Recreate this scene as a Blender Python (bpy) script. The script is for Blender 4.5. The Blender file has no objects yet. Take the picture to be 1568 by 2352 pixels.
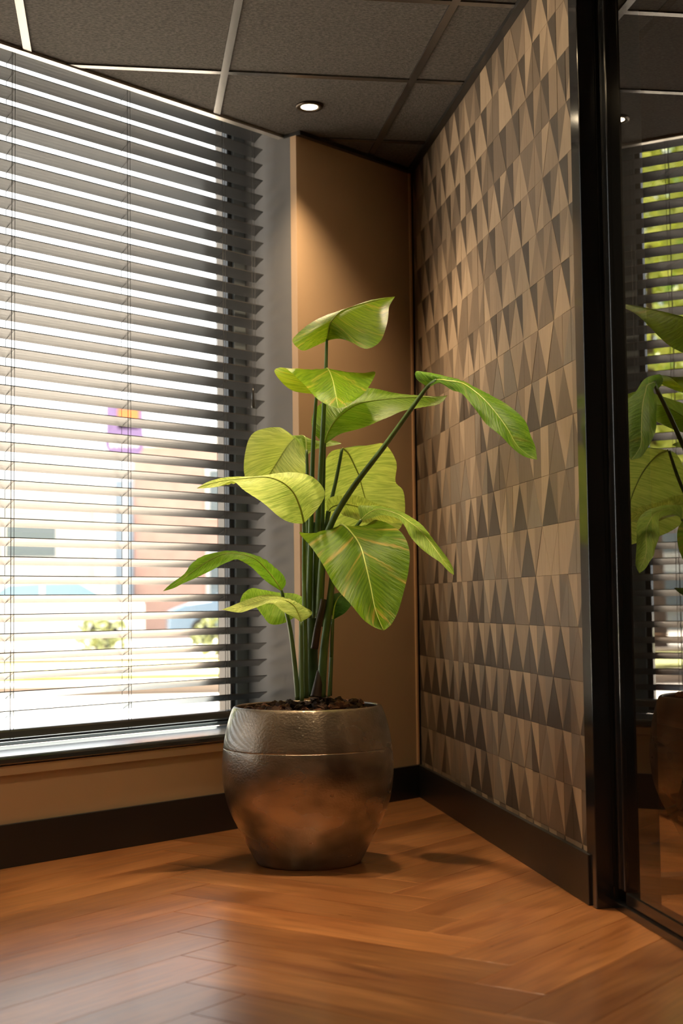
import bpy, math, random
from mathutils import Vector, Matrix
random.seed(7)
# ---------------------------------------------------------------- camera
sc = bpy.context.scene
col = sc.collection
R3 = Matrix(((0.98828673, 0.00199443, -0.15259544),
             (-0.1521389, -0.06550425, -0.98618606),
             (-0.01196253, 0.9978503, -0.06443355)))
EYE = Vector((0, 0, .735))
FPX = 3267.0
cd = bpy.data.cameras.new('camera'); cam = bpy.data.objects.new('camera', cd); col.objects.link(cam)
m4 = R3.to_4x4(); m4.translation = EYE; cam.matrix_world = m4
cd.sensor_fit = 'VERTICAL'; cd.sensor_height = 36; cd.sensor_width = 24; cd.lens = 36 * FPX / 2352
cd.dof.use_dof = True; cd.dof.focus_distance = 4.05; cd.dof.aperture_fstop = 3.2
cd.clip_start = .05; cd.clip_end = 300
sc.camera = cam
# ---------------------------------------------------------------- world, sun, exposure
sc.view_settings.view_transform = 'Standard'; sc.view_settings.look = 'None'
sc.view_settings.exposure = 0.0; sc.view_settings.gamma = 1.0
sc.view_settings.use_curve_mapping = False
w = bpy.data.worlds.new('World'); sc.world = w; w.use_nodes = True
bg = w.node_tree.nodes['Background']; bg.inputs[0].default_value = (.97, .98, 1.0, 1); bg.inputs[1].default_value = 2.6
sd = bpy.data.lights.new('sun', 'SUN'); so = bpy.data.objects.new('sun', sd); col.objects.link(so)
sd.energy = 54; sd.angle = math.radians(.6); sd.color = (1, .93, .82)
so.rotation_euler = Vector((.10, 1.0, 1.35)).to_track_quat('Z', 'Y').to_euler()
so.location = (3, 12, 15)

# ---------------------------------------------------------------- frames of reference
CO = Vector((1.115, 5.357, 0))                   # the room's far corner
AL = Vector((-.777, -.6293, 0)).normalized()     # along the window wall, away from the corner
NO = Vector((-.6293, .777, 0)).normalized()      # out through the window wall
H = 2.42
def W(s, d, z): return CO + AL * s + NO * d + Vector((0, 0, z))
def at(px, py, Y):                               # the point on sight line (px,py) that stands at world Y
    d = R3 @ Vector((px - 784, -(py - 1176), -FPX))
    return EYE + d * (Y / d.y)

# ---------------------------------------------------------------- helpers
def M(name, color, rough=.5, metal=0, spec=.5, coat=0, bump=None, var=None, **kw):
    m = bpy.data.materials.new(name); m.use_nodes = True
    nt = m.node_tree; p = nt.nodes['Principled BSDF']
    p.inputs['Base Color'].default_value = (*color, 1)
    p.inputs['Roughness'].default_value = rough
    p.inputs['Metallic'].default_value = metal
    p.inputs['Specular IOR Level'].default_value = spec
    p.inputs['Coat Weight'].default_value = coat
    p.inputs['Coat Roughness'].default_value = kw.get('coatrough', .1)
    tc = nt.nodes.new('ShaderNodeTexCoord')
    def noise(scale, det=4, vec=None):
        n = nt.nodes.new('ShaderNodeTexNoise'); n.inputs['Scale'].default_value = scale; n.inputs['Detail'].default_value = det
        mp = nt.nodes.new('ShaderNodeMapping'); nt.links.new(tc.outputs['Object'], mp.inputs[0])
        if vec: mp.inputs['Scale'].default_value = vec
        nt.links.new(mp.outputs[0], n.inputs['Vector']); return n
    if var:   # (scale, amount, stretch)
        n = noise(var[0], 5, var[2] if len(var) > 2 else None)
        mx = nt.nodes.new('ShaderNodeMix'); mx.data_type = 'RGBA'
        c2 = tuple(max(0, c * (1 - var[1])) for c in color); c3 = tuple(min(1, c * (1 + var[1])) for c in color)
        mx.inputs[6].default_value = (*c2, 1); mx.inputs[7].default_value = (*c3, 1)
        rp = nt.nodes.new('ShaderNodeMapRange'); rp.inputs[1].default_value = .3; rp.inputs[2].default_value = .7
        nt.links.new(n.outputs[0], rp.inputs[0]); nt.links.new(rp.outputs[0], mx.inputs[0]); nt.links.new(mx.outputs[2], p.inputs['Base Color'])
    if bump:  # (scale, strength, stretch)
        n = noise(bump[0], 6, bump[2] if len(bump) > 2 else None)
        b = nt.nodes.new('ShaderNodeBump'); b.inputs['Strength'].default_value = bump[1]; b.inputs['Distance'].default_value = .002
        nt.links.new(n.outputs[0], b.inputs['Height']); nt.links.new(b.outputs[0], p.inputs['Normal'])
    return m
def glass_mat(name, tint, ior=1.5):
    m = bpy.data.materials.new(name); m.use_nodes = True; nt = m.node_tree; nt.nodes.clear()
    o = nt.nodes.new('ShaderNodeOutputMaterial'); t = nt.nodes.new('ShaderNodeBsdfTransparent'); g = nt.nodes.new('ShaderNodeBsdfGlossy')
    f = nt.nodes.new('ShaderNodeFresnel'); mx = nt.nodes.new('ShaderNodeMixShader')
    t.inputs[0].default_value = (*tint, 1); g.inputs['Roughness'].default_value = 0.0; f.inputs[0].default_value = ior
    ge = nt.nodes.new('ShaderNodeNewGeometry'); a1 = nt.nodes.new('ShaderNodeMath'); a1.operation = 'MULTIPLY'; a1.inputs[1].default_value = 1.7; a1.use_clamp = True
    a2 = nt.nodes.new('ShaderNodeMath'); a2.operation = 'SUBTRACT'; a2.inputs[0].default_value = 1; nt.links.new(ge.outputs['Backfacing'], a2.inputs[1])
    a3 = nt.nodes.new('ShaderNodeMath'); a3.operation = 'MULTIPLY'; nt.links.new(f.outputs[0], a1.inputs[0]); nt.links.new(a1.outputs[0], a3.inputs[0]); nt.links.new(a2.outputs[0], a3.inputs[1])
    nt.links.new(a3.outputs[0], mx.inputs[0]); nt.links.new(t.outputs[0], mx.inputs[1]); nt.links.new(g.outputs[0], mx.inputs[2]); nt.links.new(mx.outputs[0], o.inputs[0])
    return m
def emit(name, color, s):
    m = bpy.data.materials.new(name); m.use_nodes = True; nt = m.node_tree; nt.nodes.clear()
    o = nt.nodes.new('ShaderNodeOutputMaterial'); e = nt.nodes.new('ShaderNodeEmission')
    e.inputs[0].default_value = (*color, 1); e.inputs[1].default_value = s; nt.links.new(e.outputs[0], o.inputs[0]); return m

def wm(o): return o.matrix_basis if o.parent is None else wm(o.parent) @ o.matrix_parent_inverse @ o.matrix_basis
class MB:
    """collects shapes into ONE mesh"""
    def __init__(s): s.v = []; s.f = []; s.uv = None
    def add(s, vs, fs):
        b = len(s.v); s.v += [Vector(v) for v in vs]; s.f += [tuple(b + i for i in f) for f in fs]; return s
    def box8(s, p): return s.add(p, [(0, 3, 2, 1), (4, 5, 6, 7), (0, 1, 5, 4), (1, 2, 6, 5), (2, 3, 7, 6), (3, 0, 4, 7)])
    def box(s, a, b):
        (x0, y0, z0), (x1, y1, z1) = a, b
        return s.box8([(x0, y0, z0), (x1, y0, z0), (x1, y1, z0), (x0, y1, z0), (x0, y0, z1), (x1, y0, z1), (x1, y1, z1), (x0, y1, z1)])
    def wbox(s, s0, s1, d0, d1, z0, z1):          # a box in the window wall's own frame
        return s.box8([W(s0, d0, z0), W(s1, d0, z0), W(s1, d1, z0), W(s0, d1, z0), W(s0, d0, z1), W(s1, d0, z1), W(s1, d1, z1), W(s0, d1, z1)])
    def prism(s, poly, z0, z1, inset=0, drop=0):
        n = len(poly); c = sum((Vector(p) for p in poly), Vector((0, 0))) / n
        top = []
        for p in poly:
            q = Vector(p); d = (c - q); top.append(q + d.normalized() * min(inset * 1.4, d.length * .5) if inset else q)
        vs = [(p[0], p[1], z0) for p in poly] + [(p[0], p[1], z1 - drop) for p in poly]
        fs = [tuple(range(n - 1, -1, -1))] + [(i, (i + 1) % n, n + (i + 1) % n, n + i) for i in range(n)]
        if inset:
            vs += [(p.x, p.y, z1) for p in top]
            fs += [(n + i, n + (i + 1) % n, 2 * n + (i + 1) % n, 2 * n + i) for i in range(n)] + [tuple(range(2 * n, 3 * n))]
        else: fs += [tuple(range(n, 2 * n))]
        return s.add(vs, fs)
    def tube(s, pts, rs, n=10, cap=True):
        pts = [Vector(p) for p in pts]
        if not hasattr(rs, '__len__'): rs = [rs] * len(pts)
        rings = []; up = None
        for i, p in enumerate(pts):
            t = (pts[min(i + 1, len(pts) - 1)] - pts[max(i - 1, 0)]).normalized()
            if up is None: up = t.orthogonal().normalized()
            up = (up - t * up.dot(t)).normalized(); b = t.cross(up)
            rings.append([p + (up * math.cos(a) + b * math.sin(a)) * rs[i] for a in [2 * math.pi * k / n for k in range(n)]])
        vs = [v for r in rings for v in r]; fs = []
        for i in range(len(pts) - 1):
            for k in range(n): fs.append((i * n + k, i * n + (k + 1) % n, (i + 1) * n + (k + 1) % n, (i + 1) * n + k))
        if cap: fs += [tuple(range(n - 1, -1, -1)), tuple((len(pts) - 1) * n + k for k in range(n))]
        return s.add(vs, fs)
    def lathe(s, prof, c, n=48):
        c = Vector(c); vs = [(c.x + r * math.cos(2 * math.pi * k / n), c.y + r * math.sin(2 * math.pi * k / n), c.z + z) for r, z in prof for k in range(n)]
        fs = [(i * n + k, i * n + (k + 1) % n, (i + 1) * n + (k + 1) % n, (i + 1) * n + k) for i in range(len(prof) - 1) for k in range(n)]
        if prof[0][0] > 0: fs.append(tuple(range(n - 1, -1, -1)))
        if prof[-1][0] > 0: fs.append(tuple((len(prof) - 1) * n + k for k in range(n)))
        return s.add(vs, fs)
    def build(s, name, mat, parent=None, smooth=False, bevel=0, origin=None, rot=0):
        me = bpy.data.meshes.new(name)
        vs = s.v
        if origin is None:
            if parent is not None and parent.type == 'EMPTY': origin = None
            else:
                origin = Vector((0, 0, 0))
        o = bpy.data.objects.new(name, me)
        if origin is not None and (origin.length > 0 or rot):
            rm = Matrix.Rotation(-rot, 3, 'Z'); vs = [rm @ (v - origin) for v in vs]
        me.from_pydata([tuple(v) for v in vs], [], s.f); me.update()
        if s.uv:
            uvl = me.uv_layers.new(name='UVMap')
            for l in me.loops: uvl.data[l.index].uv = s.uv[l.vertex_index]
        if mat: me.materials.append(mat)
        if smooth:
            for p in me.polygons: p.use_smooth = True
        col.objects.link(o)
        if origin is not None: o.location = origin; o.rotation_euler.z = rot
        if parent is not None:
            o.parent = parent
            o.matrix_parent_inverse = wm(parent).inverted()
        if bevel:
            b = o.modifiers.new('bevel', 'BEVEL'); b.width = bevel; b.segments = 2; b.limit_method = 'ANGLE'
        return o
def tag(o, label=None, cat=None, group=None, kind=None):
    if label: o['label'] = label
    if cat: o['category'] = cat
    if group: o['group'] = group
    if kind: o['kind'] = kind
    return o
def empty(name, loc, label=None, cat=None, group=None, kind=None, rz=0):
    o = bpy.data.objects.new(name, None); col.objects.link(o); o.location = loc; o.rotation_euler.z = rz
    o.empty_display_size = .1
    return tag(o, label, cat, group, kind)
def struct(name, mb, mat, label, cat=None, **k): return tag(mb.build(name, mat, **k), label, cat or name.split('_')[0], kind='structure')
def clip(poly, n, c):   # keep the side where n.p <= c
    out = []
    for i in range(len(poly)):
        a, b = poly[i], poly[(i + 1) % len(poly)]
        da, db = n[0] * a[0] + n[1] * a[1] - c, n[0] * b[0] + n[1] * b[1] - c
        if da <= 0: out.append(a)
        if (da < 0 < db) or (db < 0 < da):
            t = da / (da - db); out.append((a[0] + (b[0] - a[0]) * t, a[1] + (b[1] - a[1]) * t))
    return out
def area(p): return abs(sum(p[i][0] * p[(i + 1) % len(p)][1] - p[(i + 1) % len(p)][0] * p[i][1] for i in range(len(p)))) / 2
def hull_lump(rnd, sx, sy, sz):      # an irregular bark lump
    vs = []; n = 7
    for zz, rr in ((-.5, .6), (-.1, 1), (.3, .9), (.5, .45)):
        for k in range(n):
            a = 2 * math.pi * k / n + rnd.uniform(-.25, .25); r = rr * rnd.uniform(.65, 1.1)
            vs.append((math.cos(a) * r * sx, math.sin(a) * r * sy, (zz + rnd.uniform(-.12, .12)) * sz))
    fs = [(i * n + k, i * n + (k + 1) % n, (i + 1) * n + (k + 1) % n, (i + 1) * n + k) for i in range(3) for k in range(n)]
    return vs, fs + [tuple(range(n - 1, -1, -1)), tuple(3 * n + k for k in range(n))]

# ---------------------------------------------------------------- materials
copper = M('painted_copper_wall', (.42, .285, .17), .5, 0, .4, bump=(900, .12), var=(3, .04))
greywall = M('grey_plaster', (.12, .115, .11), .6, bump=(300, .1))
blackwood = M('black_satin_paint', (.012, .0115, .011), .38, bump=(120, .05))
blackmetal = M('black_gloss_aluminium', (.012, .013, .014), .14, 0, .6, coat=.3)
framegrey = M('window_frame_grey', (.13, .15, .16), .22, 0, .7)
tbar = M('dark_metal_profile', (.19, .18, .17), .24, .85)
tilemat = M('ceiling_felt', (.072, .065, .057), .95, 0, .2, bump=(200, 1), var=(95, .42, (1, 1.7, 1)))
slatmat = M('blind_slat', (.032, .034, .036), .34, 0, 1.0, coat=.85, coatrough=.24)
cordmat = M('blind_cord', (.05, .05, .05), .7)
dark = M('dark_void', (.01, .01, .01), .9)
tanwall = M('tan_wall_paint', (.2, .115, .06), .6)
pane_mat = glass_mat('window_glass', (.97, .98, .97))
door_glass = glass_mat('door_glass', (.80, .80, .79), 1.7)

def wood_mat():
    m = bpy.data.materials.new('oak_plank'); m.use_nodes = True; nt = m.node_tree; p = nt.nodes['Principled BSDF']
    L = nt.links.new; N = nt.nodes.new
    tc = N('ShaderNodeTexCoord'); oi = N('ShaderNodeObjectInfo')
    off = N('ShaderNodeVectorMath'); off.operation = 'SCALE'; off.inputs[0].default_value = (31, 17, 9)
    L(oi.outputs['Random'], off.inputs['Scale'])
    ad = N('ShaderNodeVectorMath'); ad.operation = 'ADD'; L(tc.outputs['Object'], ad.inputs[0]); L(off.outputs[0], ad.inputs[1])
    def nz(sc_, vec, det=6, dist=0):
        mp = N('ShaderNodeMapping'); mp.inputs['Scale'].default_value = vec; L(ad.outputs[0], mp.inputs[0])
        n = N('ShaderNodeTexNoise'); n.inputs['Scale'].default_value = sc_; n.inputs['Detail'].default_value = det; n.inputs['Distortion'].default_value = dist
        L(mp.outputs[0], n.inputs['Vector']); return n
    fine = nz(90, (.06, 1, 1)); big = nz(7, (.22, 1, 1), 4, 1.2); knot = nz(5, (.45, 1.3, 1), 3, .5)
    cr = N('ShaderNodeValToRGB'); cr.color_ramp.elements[0].position = .3; cr.color_ramp.elements[0].color = (.36, .13, .04, 1)
    cr.color_ramp.elements[1].position = .72; cr.color_ramp.elements[1].color = (.60, .26, .088, 1)
    L(big.outputs[0], cr.inputs[0])
    mx = N('ShaderNodeMix'); mx.data_type = 'RGBA'; mx.blend_type = 'MULTIPLY'; mx.inputs[0].default_value = .55
    r2 = N('ShaderNodeValToRGB'); r2.color_ramp.elements[0].position = .36; r2.color_ramp.elements[0].color = (.5, .42, .36, 1); r2.color_ramp.elements[1].position = .6; r2.color_ramp.elements[1].color = (1, 1, 1, 1)
    L(fine.outputs[0], r2.inputs[0]); L(cr.outputs[0], mx.inputs[6]); L(r2.outputs[0], mx.inputs[7])
    r3 = N('ShaderNodeValToRGB'); r3.color_ramp.elements[0].position = .24; r3.color_ramp.elements[0].color = (.42, .34, .3, 1); r3.color_ramp.elements[1].position = .36; r3.color_ramp.elements[1].color = (1, 1, 1, 1)
    L(knot.outputs[0], r3.inputs[0])
    m2 = N('ShaderNodeMix'); m2.data_type = 'RGBA'; m2.blend_type = 'MULTIPLY'; m2.inputs[0].default_value = .9; L(mx.outputs[2], m2.inputs[6]); L(r3.outputs[0], m2.inputs[7])
    hs = N('ShaderNodeHueSaturation'); mr = N('ShaderNodeMapRange'); mr.inputs[3].default_value = .78; mr.inputs[4].default_value = 1.2
    L(oi.outputs['Random'], mr.inputs[0]); L(mr.outputs[0], hs.inputs['Value']); L(m2.outputs[2], hs.inputs['Color']); L(hs.outputs[0], p.inputs['Base Color'])
    rr = N('ShaderNodeMapRange'); rr.inputs[3].default_value = .24; rr.inputs[4].default_value = .38; L(fine.outputs[0], rr.inputs[0]); L(rr.outputs[0], p.inputs['Roughness'])
    b = N('ShaderNodeBump'); b.inputs['Strength'].default_value = .25; b.inputs['Distance'].default_value = .0012; L(fine.outputs[0], b.inputs['Height']); L(b.outputs[0], p.inputs['Normal'])
    p.inputs['Specular IOR Level'].default_value = .6; p.inputs['Coat Weight'].default_value = 1; p.inputs['Coat Roughness'].default_value = .17
    return m
oak = wood_mat()

# ---------------------------------------------------------------- floor: herringbone planks
wn = (NO.x, NO.y); wc = CO.x * NO.x + CO.y * NO.y
sub = MB(); sub.prism([(-3.2, -3.2), (4.2, -3.2), (4.2, 7.0), (1.27, 7.0), (1.127, 5.40), (-3.2, 5.40 - (1.127 + 3.2) * .81)], -.08, -.0045)
floor_o = struct('floor', sub, M('floor_base', (.05, .022, .01), .7), 'oak floor laid in herringbone planks', 'floor')
PL, PW = .7778, .1538
fx0, fy0 = .23 - PL / 2 ** .5, 3.613 - PL / 2 ** .5
q = 2 ** -.5
def uv2w(u, v): return (fx0 + (u - v) * q, fy0 + (u + v) * q)
def plank(u0, v0, u1, v1, rot):
    g = .0006
    poly = [uv2w(u0 + g, v0 + g), uv2w(u1 - g, v0 + g), uv2w(u1 - g, v1 - g), uv2w(u0 + g, v1 - g)]
    cx_, cy_ = sum(p[0] for p in poly) / 4, sum(p[1] for p in poly) / 4
    if not (-2.2 < cx_ < 2.9 and 1.6 < cy_ < 7.2): return
    # main room side / side room beyond the glass
    if cx_ < 1.5 and cy_ < 5.9 and (cx_ < 1.2 or cy_ < 3.4): poly = clip(poly, wn, wc)
    else:
        poly = clip(poly, (0, 1), 6.99); poly = clip(poly, (-1, 0), -1.12)
    if len(poly) < 3 or area(poly) < 2e-4: return
    mb = MB(); mb.prism(poly, -.0045, 0, .0009, .0006)
    mb.build('plank', oak, floor_o, origin=Vector((cx_, cy_, 0)), rot=rot)
for k in range(-40, 60):
    for mm in range(-6, 8):
        u, v = k * PW + mm * PL, k * PW - mm * PL
        plank(u, v, u + PL, v + PW, math.radians(45))
        plank(u + PL, v + PW - PL, u + PL + PW, v + PW, math.radians(135))

# ---------------------------------------------------------------- walls
XW = 1.127
mb = MB(); mb.box((XW, 3.33, 0), (XW + .14, 5.6, 2.7))
wall_r = struct('wall_right', mb, M('wall_backing', (.06, .05, .04), .8), 'right wall covered with triangular wood veneer pieces in brown and grey tones', 'wall')
# veneer pieces: columns .0717 wide, rows .134 high, one diagonal per cell; alternate rows shifted by one column
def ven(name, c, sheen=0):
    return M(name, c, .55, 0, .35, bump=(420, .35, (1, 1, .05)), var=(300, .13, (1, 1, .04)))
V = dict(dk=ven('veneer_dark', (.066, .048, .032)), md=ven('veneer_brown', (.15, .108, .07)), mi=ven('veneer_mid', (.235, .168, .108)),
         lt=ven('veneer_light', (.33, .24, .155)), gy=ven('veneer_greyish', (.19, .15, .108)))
CW, RH = .0717, .134
pieces = []   # (nearness, poly[(Y,z)], tone)
Y0 = 3.577
seen = {}   # most upright triangles have one tone in both halves
for r in range(0, 19):
    z0, z1 = r * RH, min((r + 1) * RH, H); z0 = max(z0, .118)
    zc = r * RH
    if z1 <= z0: continue
    for k in range(-5, 27):
        # Y grows away from the camera; bottom apexes on columns of parity (k+r) even
        ya, yb = Y0 + k * CW, Y0 + (k + 1) * CW
        cells = []
        def cut(tri):
            p = tri
            p = clip(p, (-1, 0), -3.335); p = clip(p, (1, 0), 5.352); p = clip(p, (0, -1), -.118); p = clip(p, (0, 1), H - .001)
            return p
        low = zc < .78; high = zc > 1.35  # tones swap between low and high rows: view-dependent sheen put into the colour
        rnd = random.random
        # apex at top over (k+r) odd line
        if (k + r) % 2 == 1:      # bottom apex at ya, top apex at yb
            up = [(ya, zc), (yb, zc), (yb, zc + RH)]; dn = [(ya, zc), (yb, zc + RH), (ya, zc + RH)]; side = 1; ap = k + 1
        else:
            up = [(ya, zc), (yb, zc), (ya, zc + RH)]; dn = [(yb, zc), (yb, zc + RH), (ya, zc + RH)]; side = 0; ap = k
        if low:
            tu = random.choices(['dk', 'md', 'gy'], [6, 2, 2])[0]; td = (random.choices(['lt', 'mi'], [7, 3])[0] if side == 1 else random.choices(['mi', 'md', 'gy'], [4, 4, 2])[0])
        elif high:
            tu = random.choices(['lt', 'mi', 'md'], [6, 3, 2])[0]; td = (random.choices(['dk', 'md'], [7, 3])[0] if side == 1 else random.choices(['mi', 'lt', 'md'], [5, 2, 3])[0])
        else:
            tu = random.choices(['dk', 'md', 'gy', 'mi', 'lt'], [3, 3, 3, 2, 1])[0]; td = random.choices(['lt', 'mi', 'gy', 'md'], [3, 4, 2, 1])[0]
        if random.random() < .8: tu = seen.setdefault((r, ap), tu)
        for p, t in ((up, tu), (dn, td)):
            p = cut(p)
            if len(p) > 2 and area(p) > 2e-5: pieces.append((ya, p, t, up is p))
pieces.sort(key=lambda x: x[0])
def piece_mesh(mb, p):
    c = (sum(a for a, b in p) / len(p), sum(b for a, b in p) / len(p)); n = len(p)
    th = .0012 + .0012 * random.random()
    back = [(XW + .0005, a, b) for a, b in p]; fr = []
    for a, b in p:
        d = math.hypot(c[0] - a, c[1] - b); t = min(.0006 / max(d, 1e-4), .3); fr.append((XW - th, a + (c[0] - a) * t, b + (c[1] - b) * t))
    mb.add(back + fr, [tuple(range(n)), tuple(range(2 * n - 1, n - 1, -1))] + [(i, n + i, n + (i + 1) % n, (i + 1) % n) for i in range(n)])
rest = {}
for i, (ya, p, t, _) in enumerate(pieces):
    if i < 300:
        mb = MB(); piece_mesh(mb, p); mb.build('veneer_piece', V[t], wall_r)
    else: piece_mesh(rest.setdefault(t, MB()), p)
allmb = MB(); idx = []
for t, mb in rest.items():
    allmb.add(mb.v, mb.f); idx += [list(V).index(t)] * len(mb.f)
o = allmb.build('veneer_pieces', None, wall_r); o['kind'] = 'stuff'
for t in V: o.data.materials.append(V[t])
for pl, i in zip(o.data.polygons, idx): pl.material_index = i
# corner strip + panel + lower window wall
mb = MB(); mb.wbox(-.012, .64, .03, .42, 0, 2.7); mb.wbox(-.2, -.012, .05, .42, 0, 2.7)
struct('wall_reveal', mb, greywall, 'grey plastered window reveal with slat shadows', 'wall')
mb = MB(); mb.wbox(.012, .64, 0, .0295, 0, H)
struct('wall_back', mb, copper, 'copper painted wall panel beside the window', 'wall')
mb = MB(); mb.wbox(.0, .012, -.006, .02, .122, H)
struct('trim_1', mb, M('copper_bead', (.55, .33, .18), .4), 'thin copper bead in the corner of the two walls', 'trim', bevel=.002)
mb = MB(); mb.wbox(.6405, 4.8, 0, .42, 0, .288)
struct('wall_under_window', mb, copper, 'copper painted low wall under the window', 'wall')
mb = MB(); mb.wbox(.641, 4.8, -.009, -.0003, .258, .286)
struct('trim_2', mb, copper, 'flat painted strip under the black window sill', 'trim', bevel=.002)
mb = MB(); mb.wbox(3.0, 4.8, .005, .42, .288, 2.7)
struct('wall_left_of_window', mb, greywall, 'plain wall beyond the left end of the window', 'wall')
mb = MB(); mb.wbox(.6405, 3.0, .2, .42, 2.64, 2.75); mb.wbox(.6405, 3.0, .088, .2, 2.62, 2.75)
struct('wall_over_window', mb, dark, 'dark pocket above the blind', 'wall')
mb = MB(); mb.wbox(.012, 4.8, -.013, -.0003, 0, .122)
struct('baseboard_window', mb, blackwood, 'tall black baseboard under the window', 'baseboard', bevel=.0015)
mb = MB(); mb.box((1.113, 3.36, 0), (XW, 5.346, .122))
struct('baseboard_right', mb, blackwood, 'tall black baseboard along the veneered wall', 'baseboard', bevel=.0015)
# rest of the shell, outside the view
e = W(4.8, 0, 0)
mb = MB(); mb.box((e.x - .15, -3.2, 0), (e.x, e.y + .1, 2.7))
struct('wall_left', mb, tanwall, 'plain tan wall on the left side of the room', 'wall')
mb = MB(); mb.box((e.x - .15, -3.35, 0), (4.2, -3.2, 2.7))
struct('wall_front', mb, tanwall, 'plain tan wall behind the viewer', 'wall')
mb = MB(); mb.box((XW, -3.2, 0), (XW + .14, .9, 2.7))
struct('wall_near_right', mb, tanwall, 'plain wall at the near end of the glass partition', 'wall')
mb = MB(); mb.box((1.26, 6.9, 0), (4.2, 7.0, 2.7)); mb.box((1.20, 5.6, 0), (1.26, 7.0, 2.7))
struct('wall_side_room', mb, tanwall, 'dim tan wall of the room beyond the glass', 'wall')
mb = MB(); mb.box((1.27, 6.885, 0), (4.1, 6.9, .13))
struct('baseboard_side_room', mb, blackwood, 'black baseboard of the room beyond the glass', 'baseboard')
mb = MB(); mb.box((4.1, -3.2, 0), (4.2, 6.9, 2.7))
struct('wall_side_room_right', mb, tanwall, 'far side wall of the room beyond the glass', 'wall')

# ---------------------------------------------------------------- ceiling
mb = MB(); pol = [(-3.3, -3.3), (4.2, -3.3), (4.2, 7.0), (1.2, 7.0), (1.127, 5.36)]
p = W(.0, .07, 0); q2 = W(5.2, .07, 0); pol += [(p.x, p.y), (q2.x, q2.y)]
mb.prism(pol, H + .035, H + .1)
ceil = struct('ceiling', mb, M('ceiling_slab', (.03, .03, .03), .9), 'suspended ceiling of dark grey felt tiles in a metal grid', 'ceiling')
mb = MB(); mb.prism([(-4, -4), (5, -4), (5, 7.5), (1.5, 7.5), tuple(W(-.3, .42, 0))[:2], tuple(W(5.2, .42, 0))[:2]], 2.72, 2.8)
struct('roof', mb, dark, 'flat roof above the ceiling', 'roof')
GX = [.325 + .6045 * i for i in range(-6, 7)]; GY = [4.411 + .6045 * i for i in range(-12, 5)]
def ceilclip(poly):
    c = sum(p[0] for p in poly) / len(poly), sum(p[1] for p in poly) / len(poly)
    a = clip(clip(poly, (1, 0), XW - .002), wn, wc + .066)
    b = clip(clip(poly, (-1, 0), -(XW + .142)), (0, 1), 6.88)
    return a, b
for gx in GX:
    for gy in GY:
        if gy < 1.0: continue
        g = .0125
        for pz in ceilclip([(gx + g, gy + g), (gx + .6045 - g, gy + g), (gx + .6045 - g, gy + .6045 - g), (gx + g, gy + .6045 - g)]):
            if len(pz) > 2 and area(pz) > 5e-4:
                pz = [(x + (0), y) for x, y in pz]
                MB().prism(pz, H + .003, H + .03).build('ceiling_tile', tilemat, ceil)
def bar(poly, name='grid_bar'):
    for pz in ceilclip(poly):
        if len(pz) > 2 and area(pz) > 1e-4: MB().prism(pz, H - .002, H + .035).build(name, tbar, ceil)
for gx in GX: bar([(gx - .012, -3), (gx + .012, -3), (gx + .012, 6.9), (gx - .012, 6.9)])
for gy in GY:
    for gx in GX:
        if gy > 1.0: bar([(gx + .0122, gy - .012), (gx + .5923, gy - .012), (gx + .5923, gy + .012), (gx + .0122, gy + .012)])
mb = MB(); mb.wbox(.62, 3.4, .062, .088, H - .006, H + .03)
struct('trim_3', mb, M('edge_profile', (.66, .62, .57), .3, .8), 'metal edge profile of the ceiling above the blind', 'trim')
mb = MB(); mb.wbox(.626, .641, -.02, .062, H - .010, H + .004); mb.wbox(.0, .64, -.022, -.0005, H - .012, H + .0025)
struct('trim_4', mb, blackwood, 'dark edge profile of the ceiling above the copper panel', 'trim')
mb = MB(); mb.box((XW - .026, 3.30, H - .012), (XW - .0028, 5.335, H + .0025))
struct('trim_5', mb, blackwood, 'dark edge profile of the ceiling along the veneered wall', 'trim')

# ---------------------------------------------------------------- window
win = empty('window_1', W(1.8, .27, .31), 'tall window behind the venetian blind', 'window', kind='structure')
mb = MB(); mb.wbox(.642, 3.0, .0005, .26, .3005, .3122)
struct('windowsill_plate', mb, M('sill_plate', (.50, .54, .56), .17, .9), 'silvery metal plate on the window sill', 'sill')
mb = MB(); mb.wbox(.641, 3.0, -.014, -.0002, .2885, .311); mb.wbox(.642, 3.0, .0005, .30, .289, .3)
struct('windowsill', mb, M('sill_gloss_black', (.03, .034, .036), .13, 0, .8, coat=.6), 'glossy black front edge of the window sill', 'sill', bevel=.006)
MB().wbox(.6415, .700, .262, .315, .312, H + .2).build('frame_jamb', framegrey, win, bevel=.003)
MB().wbox(.700, .722, .270, .300, .325, H + .2).build('sash_stile', blackmetal, win, bevel=.003)
MB().wbox(.700, 3.0, .262, .315, .3125, .325).build('frame_rail', framegrey, win, bevel=.003)
MB().wbox(.722, 3.0, .270, .300, .325, .338).build('sash_rail', blackmetal, win, bevel=.003)
MB().wbox(2.94, 3.0, .262, .315, .345, H + .2).build('frame_jamb', framegrey, win)
MB().wbox(.715, 2.95, .282, .288, .330, H + .18).build('pane', pane_mat, win)

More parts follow.
